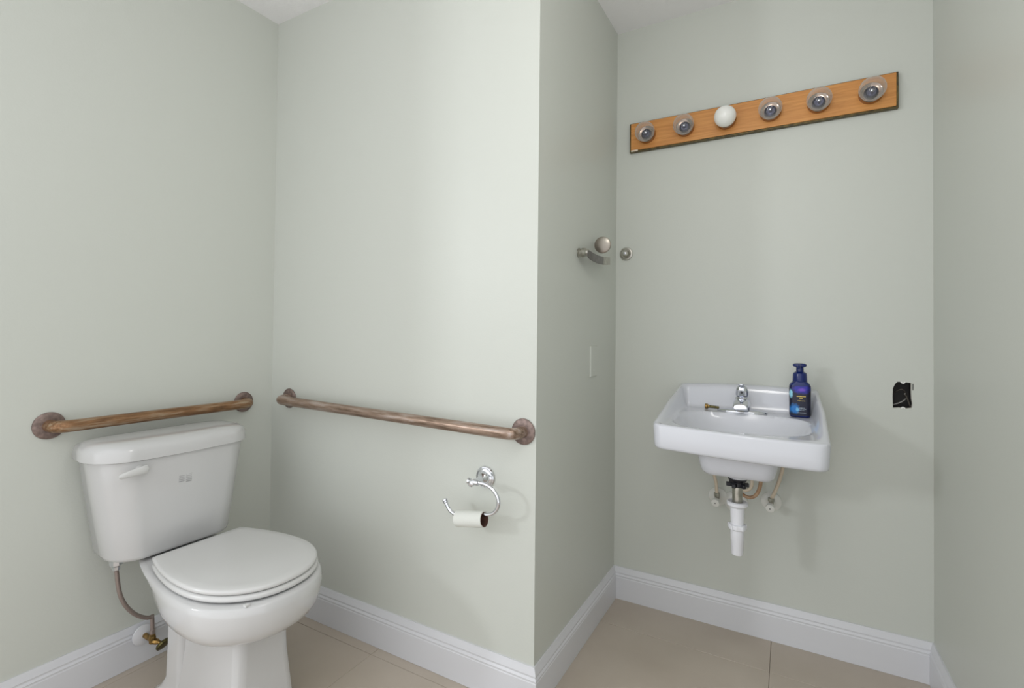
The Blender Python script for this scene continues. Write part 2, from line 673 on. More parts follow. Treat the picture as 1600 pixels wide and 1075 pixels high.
# bowl body with rear shelf, bulging down to the joint with the pedestal
b = MB()
spec = [  # z, front x, back x, half width, back half width
    (0.424, -1.178, -1.86, 0.166, 0.050),
    (0.424, -1.160, -1.868, 0.182, 0.048),
    (0.418, -1.154, -1.87, 0.188, 0.052),
    (0.400, -1.150, -1.80, 0.190, 0.056),
    (0.375, -1.152, -1.715, 0.188, 0.085),
    (0.350, -1.158, -1.680, 0.184, 0.095),
    (0.330, -1.170, -1.655, 0.176, 0.100),
    (0.316, -1.186, -1.635, 0.164, 0.100),
    (0.307, -1.205, -1.620, 0.150, 0.100),
    (0.301, -1.228, -1.610, 0.132, 0.098),
    (0.297, -1.250, -1.600, 0.112, 0.094),
    (0.295, -1.275, -1.600, 0.090, 0.085),
]
b.rings([outline(z, xf, xb, hw, hb) for z, xf, xb, hw, hb in spec])
bowl = b.build('bowl', M_porc, toilet, angle=60)
# pedestal: flat-faced front column, recessed flank with trapway, spreading foot
p = MB()


def oct_ring(x0, x1, hw, ch, z):
    return [(x0, TY - hw, z), (x1 - ch, TY - hw, z), (x1, TY - hw + ch, z), (x1, TY + hw - ch, z), (x1 - ch, TY + hw, z), (x0, TY + hw, z)]


PY = TY + 0.004
p.rings([oct_ring(-1.585, -1.262, 0.098, 0.016, 0.0), oct_ring(-1.585, -1.265, 0.094, 0.016, 0.08), oct_ring(-1.585, -1.274, 0.082, 0.016, 0.20),
         oct_ring(-1.585, -1.279, 0.078, 0.016, 0.305)])
p.rings([rrect(-1.615, PY, 0.085, 0.106, 0.035, 0.0), rrect(-1.612, PY, 0.080, 0.104, 0.035, 0.03), rrect(-1.585, PY, 0.055, 0.101, 0.025, 0.065),
         rrect(-1.570, PY, 0.042, 0.100, 0.018, 0.10), rrect(-1.566, PY, 0.040, 0.100, 0.018, 0.20), rrect(-1.566, PY, 0.040, 0.100, 0.018, 0.30)])
p.rings([rrect(-1.475, PY, 0.065, 0.100, 0.02, 0.0), rrect(-1.475, PY, 0.065, 0.098, 0.02, 0.030), rrect(-1.475, PY, 0.062, 0.080, 0.02, 0.05)])
p.build('pedestal', M_porc, toilet, angle=30, bevel=0.010, bseg=3)
bc = MB().lathe((-1.49, PY - 0.088, 0.030), (0, 0, 1), [(0, .014), (.006, .013), (.012, .009), (.014, .003)], 20)
bc.build('bolt_cap', M_seat, toilet)

# seat and lid: D-shaped slabs with rounded edges
def dslab(name, z0, z1, xf, xb, hw, hb, mat_, edge=0.006, dome=0.0, mid=-1.39):
    m = MB()
    rs = []
    for (dz, e) in ((0, edge * 1.2), (edge * .4, edge * .35), (edge, 0), ):
        rs.append(outline(z0 + dz, xf - e, xb + e, hw - e, hb - e, yc=SY, mid=mid, kf=2.15))
    for (dz, e) in ((edge, 0), (edge * .4, edge * .4), (0, edge * 1.3)):
        rs.append(outline(z1 - dz, xf - e, xb + e, hw - e, hb - e, yc=SY, mid=mid, kf=2.15))
    if dome:
        for t, e in ((0.35, 0.03), (0.7, 0.07), (0.95, 0.12)):
            rs.append(outline(z1 + dome * t, xf - e, xb + e, hw - e, hb - e * .8, yc=SY, mid=mid, kf=2.15))
    m.rings(rs)
    return m.build(name, mat_, toilet, angle=50)


SY = 0.918
dslab('seat', 0.4275, 0.4440, -1.172, -1.617, 0.183, 0.140, M_seat)
dslab('seat_lid', 0.4458, 0.4600, -1.176, -1.624, 0.181, 0.137, M_seat, edge=0.005, dome=0.0015)
for sgn in (-1, 1):
    hg = MB().lathe((-1.636, SY + sgn * 0.075 - 0.018, 0.4395), (0, 1, 0), [(0, 0.008), (0.002, 0.0100), (0.034, 0.0100), (0.036, 0.008)], 18)
    hg.build('seat_hinge', M_seat, toilet)
bp_ = MB().obox((-1.20, 0.80, 0.4262), (1, 0, 0), (0, 1, 0), (0, 0, 1), (0.006, 0.006, 0.0022))
bp_.build('seat_bumper', M_seat, toilet)

# tank: tapered, with broad rounded front corners
TKY = 0.903


def tank_ring(z, hy, xf, rx, ry, xb=-1.886, yc=TKY, bow=0.0, n=14):
    """flat back with drawn-in rear corners, long rounded front corners"""
    pts = [(xb, yc + hy * .72, z), (xb + .012, yc + hy * .86, z), (xb + .034, yc + hy * .965, z)]
    for k in range(n + 1):
        a = PI / 2 - PI / 2 * k / n
        pts.append((xf - rx + rx * math.cos(a), yc + hy - ry + ry * math.sin(a), z))
    for k in range(1, 12):
        u = k / 12
        pts.append((xf + bow * math.sin(PI * u), lerp(yc + hy - ry, yc - hy + ry, u), z))
    for k in range(n + 1):
        a = -PI / 2 * k / n
        pts.append((xf - rx + rx * math.cos(a), yc - hy + ry + ry * math.sin(a), z))
    pts += [(xb + .034, yc - hy * .965, z), (xb + .012, yc - hy * .86, z), (xb, yc - hy * .72, z)]
    return pts


t = MB()
t.rings([tank_ring(0.432, 0.152, -1.715, 0.06, .05), tank_ring(0.4325, 0.170, -1.698, 0.075, .065), tank_ring(0.437, 0.180, -1.688, 0.085, .075), tank_ring(0.447, 0.184, -1.684, 0.09, .08, bow=.004),
         tank_ring(0.54, 0.198, -1.680, 0.095, .085, bow=.006), tank_ring(0.64, 0.214, -1.677, 0.10, .09, bow=.008), tank_ring(0.742, 0.229, -1.674, 0.105, .095, bow=.009)])
tank = t.build('tank', M_porc, toilet, angle=50)
t = MB()
lid_prof = [(0.738, 0.004), (0.7375, -0.004), (0.740, -0.008), (0.750, -0.0085), (0.768, -0.007), (0.780, -0.001), (0.788, 0.011), (0.792, 0.027), (0.794, 0.05)]
t.rings([tank_ring(z, 0.234 - e, -1.672 - e, 0.110 - e, 0.100 - e * .5, xb=-1.890 + max(0, e), bow=.009) for z, e in lid_prof])
t.build('tank_lid', M_porc, toilet, angle=50)
# flush lever near the top left of the tank front
lv = MB()
lv.lathe((-1.683, 0.768, 0.712), (1, 0, 0), [(0, 0.013), (0.008, 0.013), (0.012, 0.010), (0.020, 0.009)], 20)
rings = []
for (y, hz, hx, dz) in ((0.782, 0.004, 0.004, 0.002), (0.778, 0.0125, 0.006, 0.001), (0.760, 0.0120, 0.0065, 0.000), (0.735, 0.0100, 0.006, -0.003), (0.712, 0.0078, 0.0055, -0.006), (0.705, 0.003, 0.003, -0.007)):
    rings.append([(-1.655 + hx * math.cos(2 * PI * k / 14), y, 0.712 + dz + hz * math.sin(2 * PI * k / 14)) for k in range(14)])
lv.rings(rings)
lv.build('flush_lever', M_seat, toilet)
# small grey printed mark on the tank front: two blocks of tiny lines
mk = MB()
for col, y0, w, n in ((0, 0.876, 0.016, 4), (1, 0.897, 0.018, 5)):
    for r_ in range(n):
        z = 0.664 + col * .002 - r_ * 0.0058
        y = y0
        while y < y0 + w:
            l = random.uniform(.0012, .0028)
            mk.box((-1.672, y, z), (-1.6680, min(y + l, y0 + w), z + 0.0022))
            y += l + .0009
mk.build('printed_mark', M_print, toilet, smooth=False)

# toilet supply line: top-level thing of its own (fixed between wall and tank)
sup = thing('toilet_supply_line', (-1.885, 0.91, 0.09), 'braided steel supply hose with brass shut-off valve below the left side of the toilet tank', 'water pipe')
m = MB().lathe((-1.83, 0.778, 0.372), (0, 0, 1), [(0, 0.0085), (0.002, 0.0105), (0.012, 0.0115), (0.018, 0.0185), (0.038, 0.0185), (0.040, 0.012), (0.062, 0.012)], 8)
m.build('coupling_nut', M_chrome, sup, smooth=False)
pth = smooth_path([(-1.83, 0.778, 0.376), (-1.83, 0.7805, 0.360), (-1.83, 0.7834, 0.3316), (-1.83, 0.7911, 0.2882), (-1.83, 0.8077, 0.2464), (-1.83, 0.8317, 0.2106), (-1.83, 0.856, 0.188), (-1.83, 0.872, 0.178)])
m = MB().tube(pth + [Vector((-1.83, 0.8825, 0.1755))], 0.0062, 14)
m.build('braided_hose', M_braid, sup)
m = MB().tube([(-1.83, 0.8835, 0.181), (-1.83, 0.8845, 0.165), (-1.83, 0.886, 0.130), (-1.83, 0.8865, 0.122)], [.0066, .0066, .0062, .0062], 14)
m.lathe((-1.83, 0.8865, 0.120), (0, 0, 1), [(0, .009), (.012, .009), (.014, .0065)], 6)
m.build('riser', M_braid, sup)
m = MB().lathe((-1.83, 0.8865, 0.099), (0, 0, 1), [(-0.012, .007), (-0.008, .0105), (0.010, .0105), (0.012, .009), (0.021, .009)], 8)
m.lathe((-1.905, 0.8865, 0.099), (1, 0, 0), [(0, .0085), (.075, .0085)], 14)
m.lathe((-1.83, 0.8865, 0.096), (.75, .46, -.20), [(0, .010), (.016, .009), (.022, .006), (.03, .005)], 8)
m.build('valve_body', M_brass, sup, smooth=False)
m = MB().lathe((-1.803, 0.903, 0.089), (.60, .10, -.42), [(0, .010), (.001, .020), (.005, .0225), (.010, .0215), (.012, .012), (.012, .004)], 28)
m.build('valve_handle', M_brassdk, sup)
m = MB().lathe((-1.8885, 0.8865, 0.099), (1, 0, 0), [(0, .034), (.004, .033), (.009, .022), (.012, .010)], 32)
m.build('escutcheon', M_trim, sup)


# ------------------------------------------------------------------ grab bars
def grab_bar(name, fr, t, n, s0, z0, s1, z1, r, off, matb, label, matf):
    P0 = fr(s0, z0)
    P1 = fr(s1, z1)
    root = thing(name, P0, label, 'grab bar', 'grab bars around the toilet corner')
    ax = (P1 - P0).normalized()
    rb = 0.034
    c0 = P0 + n * (off - rb) + ax * rb
    c1 = P1 + n * (off - rb) - ax * rb
    pts = [P0 + n * 0.001] + arc(c0, -ax, n, rb, 0, PI / 2, 10) + arc(c1, n, ax, rb, 0, PI / 2, 10) + [P1 + n * 0.001]
    # densify the straight run
    MB().tube(pts, r, 28).build('bar', matb, root, angle=60)
    for P in (P0, P1):
        f = MB().lathe(P + n * 0.0005, n, [(0, 0.0385), (0.002, 0.0400), (0.0045, 0.0395), (0.0065, 0.036), (0.008, r + 0.004), (0.008, r)], 48)
        f.build('flange', matf, root, angle=35)
        for k in range(1):
            pass
    return root


grab_bar('grab_bar', fA, tA, nA, YB - 0.633, 0.838, YB - 1.239, 0.840, 0.0178, 0.058, M_bar,
         'brown worn metal grab bar on the left wall directly above the toilet tank', M_flange)
grab_bar('grab_bar', fB, tB, nB, 0.1165, 0.850, 1.2045, 0.829, 0.0178, 0.058, M_bar2,
         'long brown worn metal grab bar above the toilet paper holder', M_flange)

# ------------------------------------------------------------------ toilet paper holder
R0 = fB(1.0705, 0.671)
tp = thing('toilet_paper_holder', R0, 'curved chrome toilet paper holder mounted on the wall below the long grab bar', 'paper holder')
MB().lathe(R0 + nB * 0.0003, nB, [(0, .0325), (.003, .034), (.006, .0318), (.0065, .029), (.009, .0285), (.0115, .024), (.012, .021), (.017, .020),
                           (.023, .016), (.028, .0105), (.034, .0085), (.06, .0078), (.072, .0095), (.080, .0105), (.088, .0095), (.092, .004)], 40).build('wall_rosette', M_chrome, tp, angle=30)


def q(x, z, o=0.080):
    return Vector((x, 1.3625 - o, z))


MB().lathe(q(-0.822, 0.676), (-1, 0, 0.02), [(-0.014, .0068), (-.012, .0095), (.004, .0095), (.008, .007), (.013, .0055), (.016, .0062), (.019, .0098), (.024, .0102), (.027, .006)], 24).build('finial', M_chrome, tp, angle=30)
ring_pts = smooth_path([q(-.822, .676), q(-.790, .676), q(-.764, .667), q(-.746, .650), q(-.739, .630), q(-.744, .609), q(-.758, .594), q(-.778, .586)], 6)
arm = ring_pts + smooth_path([q(-.785, .5845), q(-.885, .568), q(-.903, .569), q(-.917, .578), q(-.929, .5965)], 6)
MB().tube(arm, 0.0058, 16).build('arm', M_chrome, tp, angle=60)
MB().lathe(q(-.928, .595), (-.5, 0, .8), [(0, .006), (.002, .0085), (.005, .0088), (.007, .0065), (.009, .0088), (.012, .0085), (.014, .004)], 20).build('end_knob', M_chrome, tp, angle=30)

# almost finished roll hanging on the arm
axr = (q(-.885, .568) - q(-.785, .5845)).normalized()
c0 = q(-.787, .5842) - Vector((0, 0, 0.0138))
roll = thing('toilet_roll', c0, 'nearly used up white toilet roll with brown core hanging on the chrome holder', 'toilet roll')
MB().lathe(c0 + axr * .001, axr, [(0, .0212), (0, .0238), (.098, .0238), (.098, .0212), (0, .0212)], 40, False, False).build('paper_layer', M_paper, roll, angle=40)
MB().lathe(c0, axr, [(0, .0198), (-.0002, .0212), (.1, .0212), (.1, .0198), (0, .0198)], 40, False, False).build('cardboard_core', M_card, roll, angle=40)

# ------------------------------------------------------------------ light strip above the sink
SX0, SX1, SZ0, SZ1 = -0.5895, 0.3235, 1.9030, 2.0260
strip = thing('vanity_light_strip', ((SX0 + SX1) / 2, YD, SZ0), 'long honey oak vanity light strip with six bulbs high on the rear wall', 'light fixture')


def yo(o):
    return YD - o


m = MB()
m.box((SX0, yo(.0005), SZ0), (SX1, yo(.018), SZ1))
m.build('back_plate', M_edge, strip, smooth=False, bevel=.0015)
m = MB()
m.box((SX0 + .006, yo(.018), SZ0 + .006), (SX1 - .006, yo(.0225), SZ1 - .003))
m.build('wood_panel', M_wood, strip, smooth=False, bevel=.0025, bseg=3)
m = MB().obox((SX0 + .022, yo(.0215), SZ0 + .0045), (1, 0, 0), (0, 1, 0), (0, 0, 1), (.014, .002, .0026))
tag(m.build('chipped_spot', M_chip, strip, smooth=False), label='pale chipped spot on the lower left edge')
BZ = (SZ0 + SZ1) / 2 + .000
bulb_lab = ['clear glass globe bulb at the left end of the oak light strip, nearest the corner',
            'clear glass globe bulb just left of the white bulb on the oak strip',
            'opaque white globe bulb, the only one on the oak light strip',
            'clear glass globe bulb just right of the white bulb on the oak strip',
            'clear glass globe bulb on the oak strip, second from its right end',
            'clear glass globe bulb at the right end of the oak light strip']
for i in range(6):
    bx = -0.591 + .0765 + .1522 * i
    c = (bx, yo(.022), BZ)
    m = MB()
    m.lathe(c, (0, -1, 0), [(0, .0355), (.003, .0360), (.006, .0350), (.014, .0342), (.016, .0332), (.015, .0318), (.0120, .0225), (.011, .008)], 32)
    m.build('socket_cup', M_cup, strip, angle=30)
    m = MB()
    m.lathe(c, (0, -1, 0), [(.0118, .0215), (.0165, .0200), (.0125, .0170), (.0160, .0140)], 32)
    m.build('socket_liner', M_sock, strip, angle=30)
    white = i == 2
    bl = thing('white_globe_bulb' if white else 'clear_globe_bulb', c, bulb_lab[i], 'light bulb', 'bulbs on the oak light strip')
    gc = .022 + .0435
    R = .0392
    if white:
        pr = [(gc - .0555 + .012, .0125), (gc - .040, .0150)]
        pr += [(gc - math.cos(a) * R, math.sin(a) * R) for a in [PI * (.14 + .86 * k / 20) for k in range(21)]]
        MB().lathe((bx, YD, BZ), (0, -1, 0), pr, 40).build('glass_globe', M_milk, bl, angle=60)
        MB().lathe((bx, YD, BZ), (0, -1, 0), [(.024, .011), (.026, .0128), (.034, .0128)], 24).build('screw_base', M_nickel, bl)
    else:
        pr = [(gc - .040, .0150)]
        pr += [(gc - math.cos(a) * R, math.sin(a) * R) for a in [PI * (.14 + .86 * k / 24) for k in range(25)]]
        MB().lathe((bx, YD, BZ), (0, -1, 0), pr, 40, cap0=False).build('glass_globe', M_glass, bl, angle=60)
        MB().lathe((bx, YD, BZ), (0, -1, 0), [(.024, .011), (.026, .0130), (.031, .0130), (.034, .0125), (.0345, .006)], 24).build('screw_base', M_sock, bl)
        MB().lathe((bx, YD, BZ), (0, -1, 0), [(.0345, .008), (.040, .0055), (.050, .0038), (.056, .0042), (.057, .002)], 16).build('glass_stem', M_chrome, bl)
        fp = [Vector((bx + .008 * math.sin(u * 2 * PI * .8 + .6), yo(.060 + .002 * math.sin(u * 9)), BZ + .008 * math.cos(u * 2 * PI * .8 + .6))) for u in [k / 14 for k in range(15)]]
        f = MB().tube(fp, .0006, 6)
        f.tube([fp[0], (bx, yo(.056), BZ)], .0005, 6)
        f.tube([fp[-1], (bx, yo(.056), BZ)], .0005, 6)
        f.build('filament', M_nickel, bl)

# ------------------------------------------------------------------ sink
SKX0, SKX1 = -0.387, 0.107
SCX = (SKX0 + SKX1) / 2
SHW = (SKX1 - SKX0) / 2
SDEP = 0.462
YK = YD - 0.0015
DECK = 0.8465
sink = thing('wall_hung_sink', (SCX, YD, 0.76), 'white rectangular wall-hung porcelain sink below the light strip', 'sink')


def sink_xy(u, v):
    """u in -1..1 across, v in 0..1 from wall to front; rounded front corners, bowed front"""
    hx = SHW
    # metric local coordinates
    X = u * hx
    Y = v * SDEP
    r = 0.030
    ex = abs(X) - (hx - r)
    ey = Y - (SDEP - r)
    if ex > 0 and ey > 0:
        a, b_ = ex / r, ey / r
        ex2 = a * math.sqrt(1 - b_ * b_ / 2) * r
        ey2 = b_ * math.sqrt(1 - a * a / 2) * r
        X = math.copysign(hx - r + ex2, X)
        Y = SDEP - r + ey2
    bow = 0.020 * (1 - (X / hx) ** 2) * sstep(0.5, 1.0, v)
    narrow = 1.0 - 0.035 * (1 - sstep(0, .5, v))
    return SCX + X * narrow, YK - Y - bow


def rim_h(v, u):
    return lerp(0.932, 0.8325 - 0.007 * u, min(1, v / 0.97)) + 0.009 * (1 - u * u) * (1 - sstep(0, .25, v))


def sink_h(u, v):
    hx = SHW
    dx = (1 - abs(u)) * hx
    db = v * SDEP
    df = (1 - v) * SDEP
    rim = rim_h(v, u)
    dpt = 0.016 + 0.022 * 1.0
    s_side = sstep(0.012, 0.040, dx)
    s_back = sstep(0.016, 0.050, db)
    s_front = sstep(0.010, 0.034, df)
    s = s_side * s_back
    DECK = 0.8465 - 0.017 * sstep(.25, 1, v)
    fr = lerp(rim, DECK, s)
    h = lerp(rim, fr, s_front) if df < 0.05 else fr
    # basin: rounded rectangle depression
    X = u * hx
    Y = v * SDEP
    cy = 0.275
    hx_b, hy_b, rr = 0.206, 0.140, 0.085
    rho = ((abs(X) / hx_b) ** 3.4 + (abs(Y - cy) / hy_b) ** 3.4) ** (1 / 3.4)
    d = (rho - 1) * hy_b     # negative inside
    if d < 0:
        depth = 0.084 * (1 - rho ** 3.2) ** 0.85 + 0.034 * sstep(0.0, 1.0, 1 - rho)
        h = h - depth
    # fillet at the very outside
    e = min(dx, df)
    if e < 0.010:
        h -= 0.010 * (1 - math.sqrt(max(0, 1 - (1 - e / 0.010) ** 2)))
    return h


NU, NV = 110, 100
def warp(t):
    return t
us = [-1 + 2 * i / NU for i in range(NU + 1)]
# finer rows next to outer edges
us = sorted(set([round(x, 5) for x in us] + [s * (1 - e / SHW) for s in (-1, 1) for e in (.001, .0025, .006)]))
vs_ = sorted(set([round(i / NV, 5) for i in range(NV + 1)] + [1 - e / SDEP for e in (.001, .0025, .006)]))
NU, NV = len(us) - 1, len(vs_) - 1
m = MB()
V = []
for v in vs_:
    for u in us:
        x, y = sink_xy(u, v)
        V.append((x, y, sink_h(u, v)))
F = []
W = NU + 1
for j in range(NV):
    for i in range(NU):
        F.append((j * W + i, j * W + i + 1, (j + 1) * W + i + 1, (j + 1) * W + i))
# perimeter skirt
per = [i for i in range(W)] + [j * W + NU for j in range(1, NV + 1)] + [NV * W + i for i in range(NU - 1, -1, -1)] + [j * W for j in range(NV - 1, 0, -1)]
prev = per
base_i = len(V)
for (zt, ins) in ((0.780, 0.003), (0.768, 0.0045), (0.7615, 0.007), (0.7585, 0.012), (0.7585, 0.030)):
    row = []
    for idx in per:
        x, y, z = V[idx]
        dx_, dy_ = SCX - x, (YK - .2) - y
        L_ = math.hypot(dx_, dy_)
        # underside edge sweeps up slightly toward the wall
        yy = y + dy_ / L_ * ins
        xx = x + dx_ / L_ * ins
        if y > YK - .001:
            yy = y
        zt_ = zt - .013 * (x - SKX0) / .494 if zt < .8 else zt
        row.append(len(V))
        V.append((xx, yy, zt_))
    n = len(per)
    for i in range(n):
        k = (i + 1) % n
        F.append((prev[i], prev[k], row[k], row[i]))
    prev = row
F.append(tuple(prev))
m.add(V, F)
sbasin = m.build('basin', M_porc2, sink, angle=50)
# underside bowl
m = MB()
ux, uy = -0.145, YD - 0.27
m.rings([rrect(ux + .002, uy + .01, .135, .120, .04, 0.756), rrect(ux + .002, uy + .01, .122, .112, .04, 0.735), rrect(ux + .002, uy, .114, .10, .04, 0.700),
         rrect(ux + .002, uy, .110, .092, .04, 0.680), rrect(ux + .003, uy, .102, .084, .035, 0.670), rrect(ux + .004, uy, .088, .070, .03, 0.666)])
m.lathe((ux, uy, .675), (0, 0, -1), [(0, .044), (.006, .040), (.013, .034), (.020, .031), (.026, .029), (.0265, .01)], 32)
m.build('under_bowl', M_porc2, sink, angle=50)
MB().lathe((SCX, YD - .275, DECK - .1295), (0, 0, 1), [(-.004, .020), (0, .0225), (.003, .021), (.0035, .010), (.004, .001)], 28).build('drain_flange', M_chrome, sink)
MB().lathe((SCX - .04, YK - .052, .9 - .010), (0, -1, 0), [(0, .002), (.001, .003)], 8)

# faucet
FX, FY = -0.146, YD - 0.088
fz = DECK + .0006
fct = thing('faucet', (FX, FY, fz), 'small chrome single-lever faucet standing on the back deck of the sink', 'faucet')
m = MB()
rs = []
for (z, k) in ((0, 1.0), (.003, 1.0), (.006, .96), (.009, .80), (.011, .45), (.0115, .1)):
    rs.append([(FX + .084 * k * math.cos(2 * PI * i / 48), FY + .031 * k * (abs(math.sin(2 * PI * i / 48)) ** .9) * (1 if math.sin(2 * PI * i / 48) > 0 else -1), fz + z) for i in range(48)])
m.rings(rs)
m.build('base_plate', M_chrome, fct, angle=40)


def ell(cx, cy, cz, a, b_, n=28, tilt=0.0, pw=2.4):
    out = []
    for i in range(n):
        t_ = 2 * PI * i / n
        c_, s_ = math.cos(t_), math.sin(t_)
        x = a * math.copysign(abs(c_) ** (2 / pw), c_)
        y = b_ * math.copysign(abs(s_) ** (2 / pw), s_)
        out.append((cx + x, cy + y * math.cos(tilt), cz + y * math.sin(tilt)))
    return out


m = MB()
m.rings([ell(FX, FY, fz + .006, .029, .025), ell(FX, FY, fz + .02, .028, .024), ell(FX, FY, fz + .04, .0255, .023), ell(FX, FY + .002, fz + .054, .022, .021), ell(FX, FY + .003, fz + .060, .015, .014)])
m.build('body', M_chrome, fct, angle=45)
# spout: leaves the body forward, ends in a blunt mouth
m = MB()
rs = []
for (d, z, a, hz) in ((0.0, .030, .027, .021), (.02, .033, .027, .019), (.040, .033, .0265, .017), (.055, .031, .0260, .015), (.068, .028, .0255, .0130), (.076, .0255, .0245, .0115), (.079, .0245, .0215, .0085)):
    ring = []
    for i in range(24):
        t_ = 2 * PI * i / 24
        c_, s_ = math.cos(t_), math.sin(t_)
        ring.append((FX + a * math.copysign(abs(c_) ** .75, c_), FY - d, fz + z + hz * math.copysign(abs(s_) ** .75, s_)))
    rs.append(ring)
m.rings(rs)
m.build('spout', M_chrome, fct, angle=45)
MB().lathe((FX, FY - .062, fz + .018), (0, 0, -1), [(0, .0105), (.004, .0108), (.009, .0100), (.0095, .006)], 24).build('aerator', M_nickel, fct)
m = MB()
rs = []
for (yy, z, a, b_) in ((.003, .058, .0215, .0195), (.003, .066, .0225, .0205), (.001, .078, .0215, .020), (-.002, .088, .0185, .0175), (-.005, .096, .0115, .012), (-.006, .0995, .005, .005)):
    rs.append(ell(FX, FY + yy, fz + z, a, b_, tilt=-.1))
m.rings(rs)
rs = []
for (d, z, a, hz) in ((-.004, .088, .010, .006), (.014, .093, .010, .005), (.034, .099, .0105, .0035), (.050, .104, .0100, .0028), (.054, .105, .006, .0015)):
    ring = []
    for i in range(16):
        t_ = 2 * PI * i / 16
        ring.append((FX + a * math.cos(t_), FY - d, fz + z + hz * math.sin(t_)))
    rs.append(ring)
m.rings(rs)
m.build('lever_handle', M_chrome, fct, angle=45)
MB().lathe((FX, FY - .0195, fz + .073), (0, -1, .1), [(0, .0042), (.0015, .0040), (.002, .002)], 14).build('screw_plug', M_blk, fct)

# loose brass-headed rod lying on the deck beside the faucet
rz = DECK + .0062
rod = thing('brass_bolt', (-.268, FY + .014, rz - .005), 'loose dark brass-headed bolt lying on the sink deck left of the faucet', 'bolt')
d = Vector((1, .0, -.045)).normalized()
h0 = Vector((-.276, FY + .012, rz + .0045))
MB().lathe(h0, d, [(0, .006), (.001, .0095), (.010, .0098), (.012, .007), (.016, .0060)], 8).build('hex_head', M_brass, rod, smooth=False)
MB().lathe(h0, d, [(.014, .0052), (.050, .0048), (.051, .003)], 14).build('shank', M_brassdk, rod)

# ------------------------------------------------------------------ soap bottle
BX, BY = 0.037, YD - 0.098
bz = DECK + .0006
btl = thing('soap_bottle', (BX, BY, bz), 'dark blue foaming hand soap pump bottle standing on the right of the sink deck', 'bottle')
m = MB()
BR = [(0.0, .025, .018), (.002, .0295, .0205), (.006, .0312, .0220), (.05, .0318, .0225), (.100, .0325, .0228), (.110, .0315, .0225), (.117, .0280, .0215), (.121, .0240, .0210), (.123, .0215, .0205)]


def rot(pts, c, a=0.50):
    ca, sa = math.cos(a), math.sin(a)
    return [(c[0] + (x - c[0]) * ca - (y - c[1]) * sa, c[1] + (x - c[0]) * sa + (y - c[1]) * ca, z) for x, y, z in pts]


YAW = 0.05
m.rings([rot(rrect(BX, BY, a, b_, min(a, b_) * .62, bz + z), (BX, BY), YAW) for z, a, b_ in BR])
m.build('bottle_body', M_blue, btl, angle=50)
# printed label, a thin wrap on the front half of the body
lab = MB()
cols = 15
lv_ = []
for z in (.007, .05, .100, .109):
    a = .0316 if z < .05 else (.0319 if z < .06 else .0326)
    a = .0320 if z > .105 else a
    full = rot(rrect(BX, BY, a + .0003, .0226 + .0006, .0226 * .62, bz + z), (BX, BY), YAW)
    seg_ = [pp for k, pp in enumerate(full) if 12 <= k <= 27]
    lv_.append(seg_)
n = len(lv_[0])
vs2 = [pp for r_ in lv_ for pp in r_]
fs2 = [(j * n + i, j * n + i + 1, (j + 1) * n + i + 1, (j + 1) * n + i) for j in range(3) for i in range(n - 1)]
lab.add(vs2, fs2)
lab.build('label', M_label, btl, angle=60)
m = MB()
m.lathe((BX, BY, bz + .121), (0, 0, 1), [(0, .0215), (.002, .0224), (.026, .0215), (.031, .0203), (.0345, .0165), (.036, .0130), (.037, .0118), (.052, .0112), (.056, .0105)], 36)
m.build('pump_collar', M_blue, btl, angle=30)
m = MB()
rs = []
for (z, k) in ((.172, .55), (.175, .9), (.179, 1.0), (.183, .98), (.186, .8), (.187, .4)):
    rs.append(rot([(x, y, zz) for x, y, zz in rrect(BX - .001, BY - .004, .0210 * k, .0165 * k, .0125 * k, bz + z)], (BX, BY), YAW))
m.rings(rs)
m.tube([(BX, BY - .010, bz + .179), (BX - .004, BY - .034, bz + .177), (BX - .005, BY - .040, bz + .171)], [.006, .0055, .0045], 12)
m.build('pump_head', M_blue, btl, angle=40)
# printed lines on the label, too small to read: rows of tiny strokes
fn = Vector((math.sin(YAW), -math.cos(YAW), 0))
ft = Vector((math.cos(YAW), math.sin(YAW), 0))


def strokes(name, mat_, rows):
    s_ = MB()
    for (x0, x1, z, hh, lo, hi) in rows:
        x = x0
        while x < x1:
            l = random.uniform(lo, hi)
            c_ = Vector((BX, BY, bz + z)) + ft * (x + l / 2) + fn * .0235
            s_.obox(c_, ft, fn, UPV, (l / 2, .0003, hh / 2 * random.uniform(.7, 1)))
            x += l + .0007
    s_.build(name, mat_, btl, smooth=False)


strokes('yellow_print', M_yel, [(-.011, .014, .0735, .0036, .0012, .0026), (-.003, .006, .0675, .0034, .0012, .0024), (-.008, .013, .0585, .0022, .001, .002)])
strokes('pale_print', M_wht, [(-.004, .012, .034, .0016, .001, .0022), (-.006, .016, .0305, .0016, .001, .0024), (-.004, .012, .0255, .0014, .001, .0022), (-.010, .016, .0170, .0016, .001, .0024)])

# ------------------------------------------------------------------ drain pipe
DX, DY = ux - .001, uy
dr = thing('drain_tailpiece', (DX, DY, .395), 'open white plastic drain pipe hanging below the sink without its trap', 'drain pipe')
m = MB()
m.lathe((DX, DY, .652), (0, 0, -1), [(0, .029), (.004, .0305), (.010, .0270), (.014, .0225), (.030, .0225), (.031, .015)], 28)
for k in range(6):
    a = PI * 2 * k / 6 + .25
    m.obox((DX + .026 * math.cos(a), DY + .026 * math.sin(a), .628), (math.cos(a), math.sin(a), 0), (-math.sin(a), math.cos(a), 0), (0, 0, 1), (.009, .006, .0065))
m.build('locknut', M_blk, dr, angle=30, bevel=.002)
MB().lathe((DX, DY, .625), (0, 0, -1), [(0, .0160), (.026, .0160), (.026, .0168), (.029, .0168), (.029, .0160), (.075, .0160), (.075, .0145), (.0, .0145)], 28, False, False).build('metal_tailpiece', M_nickel, dr, angle=30)
m = MB()
